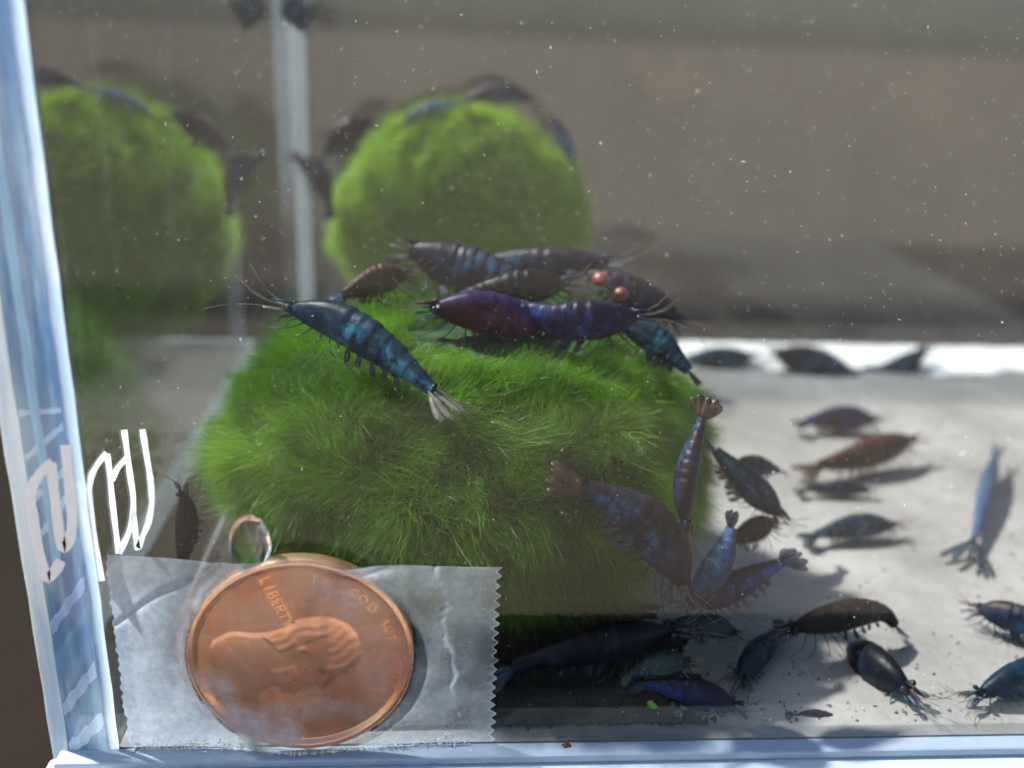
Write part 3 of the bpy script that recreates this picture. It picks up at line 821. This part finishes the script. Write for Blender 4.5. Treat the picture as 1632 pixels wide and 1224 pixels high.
# ------------------------------------------------------------------ coin
pc = atY(482, 1041, -0.8)
PCX, PCZ, PR = float(pc[0]), float(pc[2]), 9.52
coin = tag(empty('coin', (PCX, -0.15, PCZ - PR)), 'copper coin taped flat on the front pane, LIBERTY and TRUST in relief', 'coin')
def cpart(name, v, f, mat, **kw):
    # local coin coords: (x, z, height towards the viewer)
    o = mesh_obj(name, [(a, -0.05 - c, b + PR) for a, b, c in v], f, mat, **kw); o.parent = coin; return o
rings = [(0.0, 1.05), (8.55, 1.05), (8.75, 1.10), (8.9, 1.38), (9.3, 1.42), (9.5, 1.3), (9.52, 1.1), (9.52, 0.1), (9.4, 0.0), (0.0, 0.0)]
nu = 160
v, f = [], []
for r_, z_ in rings:
    for j in range(nu):
        a = 2 * math.pi * j / nu; v.append((r_ * math.cos(a), r_ * math.sin(a), z_))
for i in range(len(rings) - 1):
    for j in range(nu):
        f.append((i * nu + j, i * nu + (j + 1) % nu, (i + 1) * nu + (j + 1) % nu, (i + 1) * nu + j))
disc = cpart('disc', v, f, M['copper'], smooth=True)
ROT = math.radians(-68)
def rotp(x, y): return (x * math.cos(ROT) - y * math.sin(ROT), x * math.sin(ROT) + y * math.cos(ROT))
# generic low-relief profile bust
prof = [(-3.9, -6.6), (-4.6, -4.6), (-4.0, -3.2), (-3.4, -2.0), (-3.2, -0.4), (-3.4, 1.6), (-2.8, 3.6), (-1.4, 4.9), (0.6, 5.1), (2.2, 4.4), (3.0, 3.2),
        (3.1, 2.0), (3.5, 1.0), (4.0, 0.2), (3.4, -0.1), (3.5, -0.8), (3.2, -1.3), (3.3, -2.2), (2.6, -3.1), (2.0, -3.2), (1.9, -4.0), (2.2, -5.0), (4.4, -5.8), (5.0, -6.4), (1.5, -7.7), (-1.8, -7.4)]
NP = len(prof)
Q = []
for i in range(NP):
    a, b, c, d = [np.array(prof[(i + k) % NP]) for k in (-1, 0, 1, 2)]
    for k in range(4):
        t = k / 4; Q.append(0.5 * (2 * b + (c - a) * t + (2 * a - 5 * b + 4 * c - d) * t * t + (3 * b - a - 3 * c + d) * t ** 3))
QA = np.array(Q); QB = np.roll(QA, -1, axis=0)
gx = np.linspace(-8.2, 8.2, 150); GX, GY = np.meshgrid(gx, gx); PT = np.stack([GX.ravel(), GY.ravel()], 1)
sd2 = np.full(len(PT), 1e9); ins = np.zeros(len(PT), bool)
for a, b in zip(QA, QB):
    e = b - a; w_ = PT - a; t_ = np.clip((w_ @ e) / (e @ e + 1e-9), 0, 1); dv = w_ - t_[:, None] * e
    sd2 = np.minimum(sd2, (dv * dv).sum(1))
    cr = ((a[1] > PT[:, 1]) != (b[1] > PT[:, 1])) & (PT[:, 0] < e[0] * (PT[:, 1] - a[1]) / (e[1] if abs(e[1]) > 1e-9 else 1e-9) + a[0])
    ins ^= cr
sdist = np.sqrt(sd2) * np.where(ins, 1, -1)
def bump2(x, y, cx_, cy_, r_): return np.exp(-((x - cx_) ** 2 + (y - cy_) ** 2) / r_ ** 2)
def fb(x, y, seed, lo, hi):
    r = np.random.RandomState(seed); o = 0.0
    for k in range(12):
        a = r.uniform(0, 6.28); q = r.uniform(lo, hi); o = o + np.sin((x * math.cos(a) + y * math.sin(a)) * q + r.uniform(0, 6.28))
    return o / 3.5
x_, y_ = PT[:, 0], PT[:, 1]
hair = np.clip((y_ - 2.0 + 0.55 * (x_ - 0.5)) / 0.25 + 0.6 * np.sin(x_ * 2.6 + y_), 0, 1) * (x_ < 2.4) + np.clip((-1.0 - x_) / 0.3, 0, 1) * (y_ > -1.2 + 0.3 * x_)
jaw = np.clip((0.9 - np.abs(x_ - 1.3 - 0.12 * (y_ + 2))) / 0.3, 0, 1) * np.clip((-0.9 - y_) / 0.3, 0, 1) * np.clip((y_ + 3.2) / 0.3, 0, 1)
coat = np.clip((-4.3 - y_ + 0.25 * x_) / 0.25, 0, 1)
hz = 1.04 + 0.075 * np.clip(sdist / 0.45, 0, 1) ** 0.6 + 0.03 * np.clip(hair, 0, 1) + 0.007 * np.clip(hair, 0, 1) * np.sin(x_ * 7 + 2.2 * np.sin(y_ * 1.7)) \
    - 0.05 * bump2(x_, y_, 2.5, 1.0, 0.45) + 0.04 * bump2(x_, y_, 2.6, 1.7, 0.5) + 0.03 * bump2(x_, y_, 1.7, -0.2, 0.8) + 0.05 * bump2(x_, y_, -0.6, 0.2, 0.4) \
    - 0.03 * bump2(x_, y_, 2.7, -1.2, 0.35) + 0.03 * jaw + 0.015 * coat
hz = 1.04 + (hz - 1.04) * 0.62
v = [(*rotp(a, b), c) for a, b, c in zip(x_, y_, hz)]
G = 150
okv = sdist > -0.12
f = [(j * G + i, j * G + i + 1, (j + 1) * G + i + 1, (j + 1) * G + i) for j in range(G - 1) for i in range(G - 1)
     if okv[j * G + i] and okv[j * G + i + 1] and okv[(j + 1) * G + i] and okv[(j + 1) * G + i + 1]]
us = sorted({i for q in f for i in q}); mp_ = {a: k for k, a in enumerate(us)}
cpart('relief_bust', [v[i] for i in us], [tuple(mp_[i] for i in q) for q in f], M['copper'], smooth=True).parent = disc
def glyph(ch, size):
    cu = bpy.data.curves.new('glyph', 'FONT'); cu.body = ch; cu.size = size; cu.align_x = 'CENTER'; cu.align_y = 'CENTER'
    cu.extrude = 0.06; cu.bevel_depth = 0.015; cu.resolution_u = 3
    ob = bpy.data.objects.new('glyph', cu); C.objects.link(ob)
    dg = bpy.context.evaluated_depsgraph_get(); me = ob.evaluated_get(dg).to_mesh()
    v = [tuple(q.co) for q in me.vertices]; f = [tuple(p.vertices) for p in me.polygons]
    ob.evaluated_get(dg).to_mesh_clear(); bpy.data.objects.remove(ob); bpy.data.curves.remove(cu)
    return v, f
def letter(ch, size, x, y, ang):
    v, f = glyph(ch, size)
    ca, sa = math.cos(ang), math.sin(ang)
    out = []
    for a, b, c in v:
        X, Y = x + a * ca - b * sa, y + a * sa + b * ca
        X, Y = rotp(X, Y); out.append((X, Y, 1.1 + c))
    cpart('letter', out, f, M['copper_worn']).parent = disc
for k, ch in enumerate('LIBERTY'):
    letter(ch, 1.4, -8.0 + 0.74 * k, 0.3, 0.0)
motto = 'IN GOD WE TRUST'
for k, ch in enumerate(motto):
    if ch == ' ': continue
    a = math.radians(148 - 116 * k / (len(motto) - 1))
    letter(ch, 1.1, 7.75 * math.cos(a), 7.7 * math.sin(a), a - math.pi / 2)

# ------------------------------------------------------------------ tape
tp_top = [(163, 885), (250, 889), (330, 893), (372, 886), (395, 880), (430, 880), (470, 884), (520, 889), (600, 892), (690, 902), (740, 904), (800, 905)]
TT = [atY(a, b, -0.15) for a, b in tp_top]
tx = np.array([q[0] for q in TT]); tz = np.array([q[2] for q in TT])
X0, X1, Z0 = float(tx[0]) + 0.15, float(tx[-1]), 0.12
NU, NV = 240, 150
rs2 = np.random.RandomState(3)
def fbm(x, z, seed):
    r = np.random.RandomState(seed); o = 0.0
    for k in range(12):
        a = r.uniform(0, 6.28); q = r.uniform(0.4, 2.6); o = o + np.sin((x * math.cos(a) + z * math.sin(a)) * q + r.uniform(0, 6.28)) / (0.6 + q)
    return o * 0.4
U_, V_ = np.meshgrid(np.linspace(0, 1, NU), np.linspace(0, 1, NV))
tooth = lambda z, ph: 0.55 * np.abs(((z / 0.95 + ph) % 1.0) * 2 - 1)
ztop = np.interp(X0 + (X1 - X0) * U_, tx, tz)
Z = Z0 + (ztop - Z0) * V_
jl = np.interp(Z[:, :1], np.linspace(0, 19, 30), rs2.uniform(-0.12, 0.12, 30)).repeat(NU, 1)
xl_ = X0 + 0.15 - 0.3 * tooth(Z, 0.2) + jl; xr_ = X1 - 0.1 + tooth(Z, 0.6) - 0.42 + jl
X = xl_ + (xr_ - xl_) * U_
dd = np.sqrt((X - PCX) ** 2 + (Z - PCZ) ** 2)
hgt = np.where(dd < 9.6, 1.62, 1.62 * np.exp(-np.maximum(dd - 9.6, 0) / 1.5))
wr = fbm(X, Z, 5)
hgt = hgt + np.where(dd < 9.6, 0.03 * wr, 0.10 * wr * np.exp(-np.maximum(dd - 9.6, 0) / 4))
# crease running down right of the coin
cx = atY(700, 900, 0)[0] + 0.12 * (18 - Z) + 0.25 * np.sin(Z * 0.9) + 0.12 * np.sin(Z * 2.7)
crease = np.exp(-((X - cx) / (0.2 + 0.12 * np.sin(Z * 1.9))) ** 2) * (Z > 3)
crease = crease * np.clip(0.55 + 0.8 * fbm(X * 3, Z * 3, 31), 0, 1)
hgt = hgt + 0.15 * crease
cl_ = (X - atY(330, 900, 0)[0]) * 0.57 - (Z - atY(330, 900, 0)[2]) * 0.82 + 0.15 * np.sin(X)
crease2 = np.exp(-(cl_ / 0.28) ** 2) * (X < PCX - 6) * (Z > 12)
hgt = hgt + 0.18 * crease2
# pull-up under the drop and the tent on the top edge
dx = atY(395, 870, 0)
hgt = hgt + 0.9 * np.exp(-(((X - dx[0]) / 1.6) ** 2 + ((Z - dx[2] + 0.5) / 1.8) ** 2))
tent = np.exp(-(((X - (PCX + 5.2)) / 2.6) ** 2 + ((Z - (PCZ + 8.6 - 0.12 * (X - PCX - 5.2))) / 0.5) ** 2))
hgt = hgt + 0.45 * tent
# film cloudiness: stuck areas clear, unstuck cloudy, left whitened as if sunlit
def spot(px, py, rx, rz, rot=0.0):
    c = atY(px, py, -1.0); a = X - c[0]; b = Z - c[2]
    ca, sa = math.cos(rot), math.sin(rot); A, B = a * ca + b * sa, -a * sa + b * ca
    return np.clip(1.25 - (A / rx) ** 2 - (B / rz) ** 2 + 0.55 * fbm(X * 1.1, Z * 1.1, 9), 0, 1)
left_glow = np.clip((PCX - 3 - X) / 6.0, 0, 1)  # cloudier towards the left to stand for sun glow on the tape
cloud_glow = np.where(dd < 9.55, 0.03, 0.36 + 0.13 * wr + 0.62 * left_glow * np.clip(1.1 - (Z - 13) / 5, 0.25, 1))
on = (dd < 9.55)
patch = np.maximum.reduce([0.34 * spot(530, 945, 4.2, 2.0, -0.5), 0.20 * spot(600, 1040, 2.6, 4.4, 0.2), 0.8 * spot(410, 1145, 5.4, 1.8, -0.30),
                           0.5 * spot(345, 1085, 2.4, 1.1, -0.7), 0.30 * spot(480, 1125, 6, 1.4, 0.0), 0.05 * spot(470, 1040, 8, 7)])
streak = 0.4 * np.exp(-((np.sin((X * 0.75 + Z) * 1.1 + wr * 1.2)) / 0.10) ** 2) * np.clip(fbm(X, Z, 21) + 0.25, 0, 1)
cloud_glow = np.where(on, cloud_glow + patch * (0.85 + 0.3 * fbm(X * 2.6, Z * 2.6, 14)) + streak * 0.08, cloud_glow)
ring = np.exp(-((dd - 9.75) / 0.22) ** 2)
cloud_glow = cloud_glow - 0.25 * ring
edge = np.minimum(U_, 1 - U_) * (X1 - X0)
cloud_glow = cloud_glow + 0.35 * np.exp(-edge / 0.14) + 0.15 * np.exp(-(ztop - Z) / 0.12)
cloud_glow = cloud_glow - 0.2 * crease2 + 0.45 * crease + 0.25 * tent + 0.25 * np.exp(-(Z - Z0) / 0.5)
inner_r = (X > cx + 0.3)
cloud_glow = np.where(inner_r & ~on, cloud_glow - 0.08, cloud_glow)
cloud_glow = np.clip(cloud_glow, 0.02, 0.95)
verts = [(x, -(0.06 + max(h_, 0.0)), z) for x, h_, z in zip(X.ravel(), hgt.ravel(), Z.ravel())]
faces = [(j * NU + i, j * NU + i + 1, (j + 1) * NU + i + 1, (j + 1) * NU + i) for j in range(NV - 1) for i in range(NU - 1)]
M['tape'] = m_tape(pc)
tape = tag(mesh_obj('tape_strip', verts, faces, M['tape'], smooth=True), 'cloudy clear sticky tape strip with zigzag ends holding the coin', 'tape')
at = tape.data.attributes.new('cloud_glow', 'FLOAT', 'POINT'); at.data.foreach_set('value', cloud_glow.ravel().astype(np.float32))

# ------------------------------------------------------------------ small things
b = atY(397, 852, -0.9)
v, f = sphere((b[0], -0.75, b[2] - 1.1), 1.0, 32, 24, (1.7, 1.25, 2.9))
v = [(x, y, z if z > b[2] - 1.1 else b[2] - 1.1 + (z - b[2] + 1.1) * 0.8) for x, y, z in v]
tag(mesh_obj('water_drop', v, f, M['drop'], smooth=True), 'clear round water drop bulging over the tape edge above the coin', 'water drop')
rg = random.Random(17)
for px, py, r_, lab in ((1220, 1148, 0.55, 'clear bubble under the eye of the bright navy shrimp'), (1118, 1142, 0.45, 'small dark rimmed bubble left of the other bubbles by the base'),
                        (1082, 1138, 0.4, 'leftmost tiny bubble resting on floor by the front base'), (1256, 1158, 0.5, 'rightmost of the bubbles on the floor near the base'),
                        (1090, 1162, 0.35, 'small bubble lying against the base below the green shred')):
    p = atY(px, py, 2.4)
    v, f = sphere((p[0], 2.6, max(p[2], r_ * 0.8)), r_, 20, 14, (1, 0.9, 0.85))
    tag(mesh_obj('bubble', v, f, M['drop'], smooth=True), lab, 'bubble', 'bubbles on the tank floor')
# shred of moss
p0, p1, p2 = atY(1035, 1118, 4.0), atY(1048, 1138, 3.6), atY(1062, 1160, 3.2)
v, f = blade(p0, p2, np.array([0.8, -0.1, 0.5]), np.array([0, -1, 0]), 0.55, 0.2)
tag(mesh_obj('moss_shred', v, f, M['leaf'], smooth=True), 'bright green shred of moss lying by the base under the dark pile', 'moss shred')
p = atY(903, 1186, -0.5)
v, f = sphere((p[0], -0.6, -0.05), 0.32, 9, 6, (1.3, 0.9, 0.8), 0.25, rg)
tag(mesh_obj('grain', v, f, M['red'], smooth=True), 'tiny rust brown grain on the base lip right of the tape', 'grain')
for px, py, Y, r_, lab in ((958, 446, 33, 1.05, 'upper dull red pellet beneath the rightmost shrimp on the moss ball'), (990, 468, 32, 0.85, 'lower dull red pellet beneath the rightmost shrimp on the moss ball')):
    p = atY(px, py, Y)
    v, f = sphere(p, r_, 16, 10, (1.0, 0.9, 0.85), 0.03, rg)
    tag(mesh_obj('red_pellet', v, f, M['red'], smooth=True), lab, 'pellet', 'red pellets')

OCT = [(1, 0, 0), (-1, 0, 0), (0, 1, 0), (0, -1, 0), (0, 0, 1), (0, 0, -1)]
OCF = [(0, 2, 4), (2, 1, 4), (1, 3, 4), (3, 0, 4), (2, 0, 5), (1, 2, 5), (3, 1, 5), (0, 3, 5)]
def specks(mb, p, r_):
    q = [rg.uniform(0.6, 1.4) for _ in range(3)]
    if rg.random() < 0.12: q[rg.randrange(3)] *= 3
    mb.add(([(p[0] + a * r_ * q[0], p[1] + b_ * r_ * q[1], p[2] + c * r_ * q[2]) for a, b_, c in OCT], OCF))
mb = MB()
for k in range(4600):
    px, py = rg.uniform(40, 1632), rg.uniform(0, 1175)
    Y = 1.75 + 45 * rg.random() ** 3.2
    p = atY(px, py, Y)
    if p[2] < 0.3 or p[0] < XL + 0.5: continue
    if ((p[0] - 3.4) / 30) ** 2 + ((p[1] - 28.5) / 25) ** 2 + ((p[2] - 16.6) / 20) ** 2 < 1: continue
    specks(mb, p, rg.choice((0.011, 0.014, 0.018, 0.024, 0.034)) * (1 + Y / 60) * (2.2 if rg.random() < 0.05 else 1))
tag(mesh_obj('suspended_specks', mb.v, mb.f, M['dust']), 'pale specks drifting all through the water', 'specks', kind='stuff')
mb = MB()
for k in range(1500):
    x = rg.uniform(X0, X1 - 2)
    cl = 0.5 + 0.5 * math.sin(x * 0.9 + 1) * math.sin(x * 2.3)
    if rg.random() > 0.3 + 0.7 * cl: continue
    z = -0.3 + abs(rg.gauss(0, 0.35 + 0.5 * cl)); y = -0.1 - abs(rg.gauss(0, 0.5))
    if abs(x - PCX) < 5: z = min(z, 0.3); y = min(y, -0.2)
    if z > 0.0: y = -rg.uniform(0.1, 0.3) - max(0, (1.75 * math.exp(-max(0, math.hypot(x - PCX, z - PCZ) - 9.6) / 1.5)))
    specks(mb, (x, max(y, -1.7), z), rg.uniform(0.03, 0.11))
tag(mesh_obj('salt_crust', mb.v, mb.f, M['salt']), 'white crumbly salt crust along the foot of the tape', 'salt crust', kind='stuff')

mb = MB()
for k in range(900):
    px, py = rg.uniform(1080, 1640), 1180 - 560 * rg.random() ** 1.6
    p = atZ(px, py, 0.02)
    if p[1] < 1.8 or p[0] > XR - 1: continue
    specks(mb, (p[0], p[1], 0.03), rg.choice((0.03, 0.05, 0.08, 0.12, 0.2)))
tag(mesh_obj('floor_debris', mb.v, mb.f, M['dark_brown']), 'small brown crumbs scattered on the pale tank floor', 'crumbs', kind='stuff')

mb = MB()
def murk_shade(n, x0, x1, y0, y1, r0_, r1_):  # dark crumbs: brown murk at left, stand-in shade in front of the ball
    for k in range(n):
        x, y = rg.uniform(x0, x1), y0 + (y1 - y0) * rg.random() ** 1.5
        if rg.random() > 1.3 - abs((x - (x0 + x1) / 2) / (x1 - x0)) * 1.6: continue
        specks(mb, (x, y, 0.02), rg.uniform(r0_, r1_))
murk_shade(2600, XL + 0.6, -4, 6, 70, 0.25, 0.7)
murk_shade(2200, -6, 27, 2.2, 17, 0.18, 0.5)
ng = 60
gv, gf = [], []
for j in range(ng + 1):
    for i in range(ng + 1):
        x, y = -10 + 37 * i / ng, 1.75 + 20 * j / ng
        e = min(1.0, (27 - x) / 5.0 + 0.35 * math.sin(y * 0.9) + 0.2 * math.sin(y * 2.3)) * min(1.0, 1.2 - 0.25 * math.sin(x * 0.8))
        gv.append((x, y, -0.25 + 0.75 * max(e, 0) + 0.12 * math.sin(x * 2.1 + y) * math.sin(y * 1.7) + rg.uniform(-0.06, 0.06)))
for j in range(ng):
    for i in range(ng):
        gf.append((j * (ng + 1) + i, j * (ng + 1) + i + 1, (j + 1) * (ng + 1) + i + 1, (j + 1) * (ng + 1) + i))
mb.add((gv, gf))  # near-black sheet put where the moss ball shades the floor
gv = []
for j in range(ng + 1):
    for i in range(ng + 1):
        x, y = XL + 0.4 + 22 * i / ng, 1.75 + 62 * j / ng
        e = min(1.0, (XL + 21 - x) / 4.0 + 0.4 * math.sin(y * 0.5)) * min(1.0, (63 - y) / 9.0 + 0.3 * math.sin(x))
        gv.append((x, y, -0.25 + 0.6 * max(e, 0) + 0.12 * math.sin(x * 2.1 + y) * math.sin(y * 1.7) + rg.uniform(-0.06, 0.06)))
mb.add((gv, gf))  # second dark sheet, darkening the floor at the left
tag(mesh_obj('murk_shade', mb.v, mb.f, M['murk_shade']), 'dark crumbly murk and added shade on the floor round the foot of the large moss ball', 'murk_shade', kind='stuff')
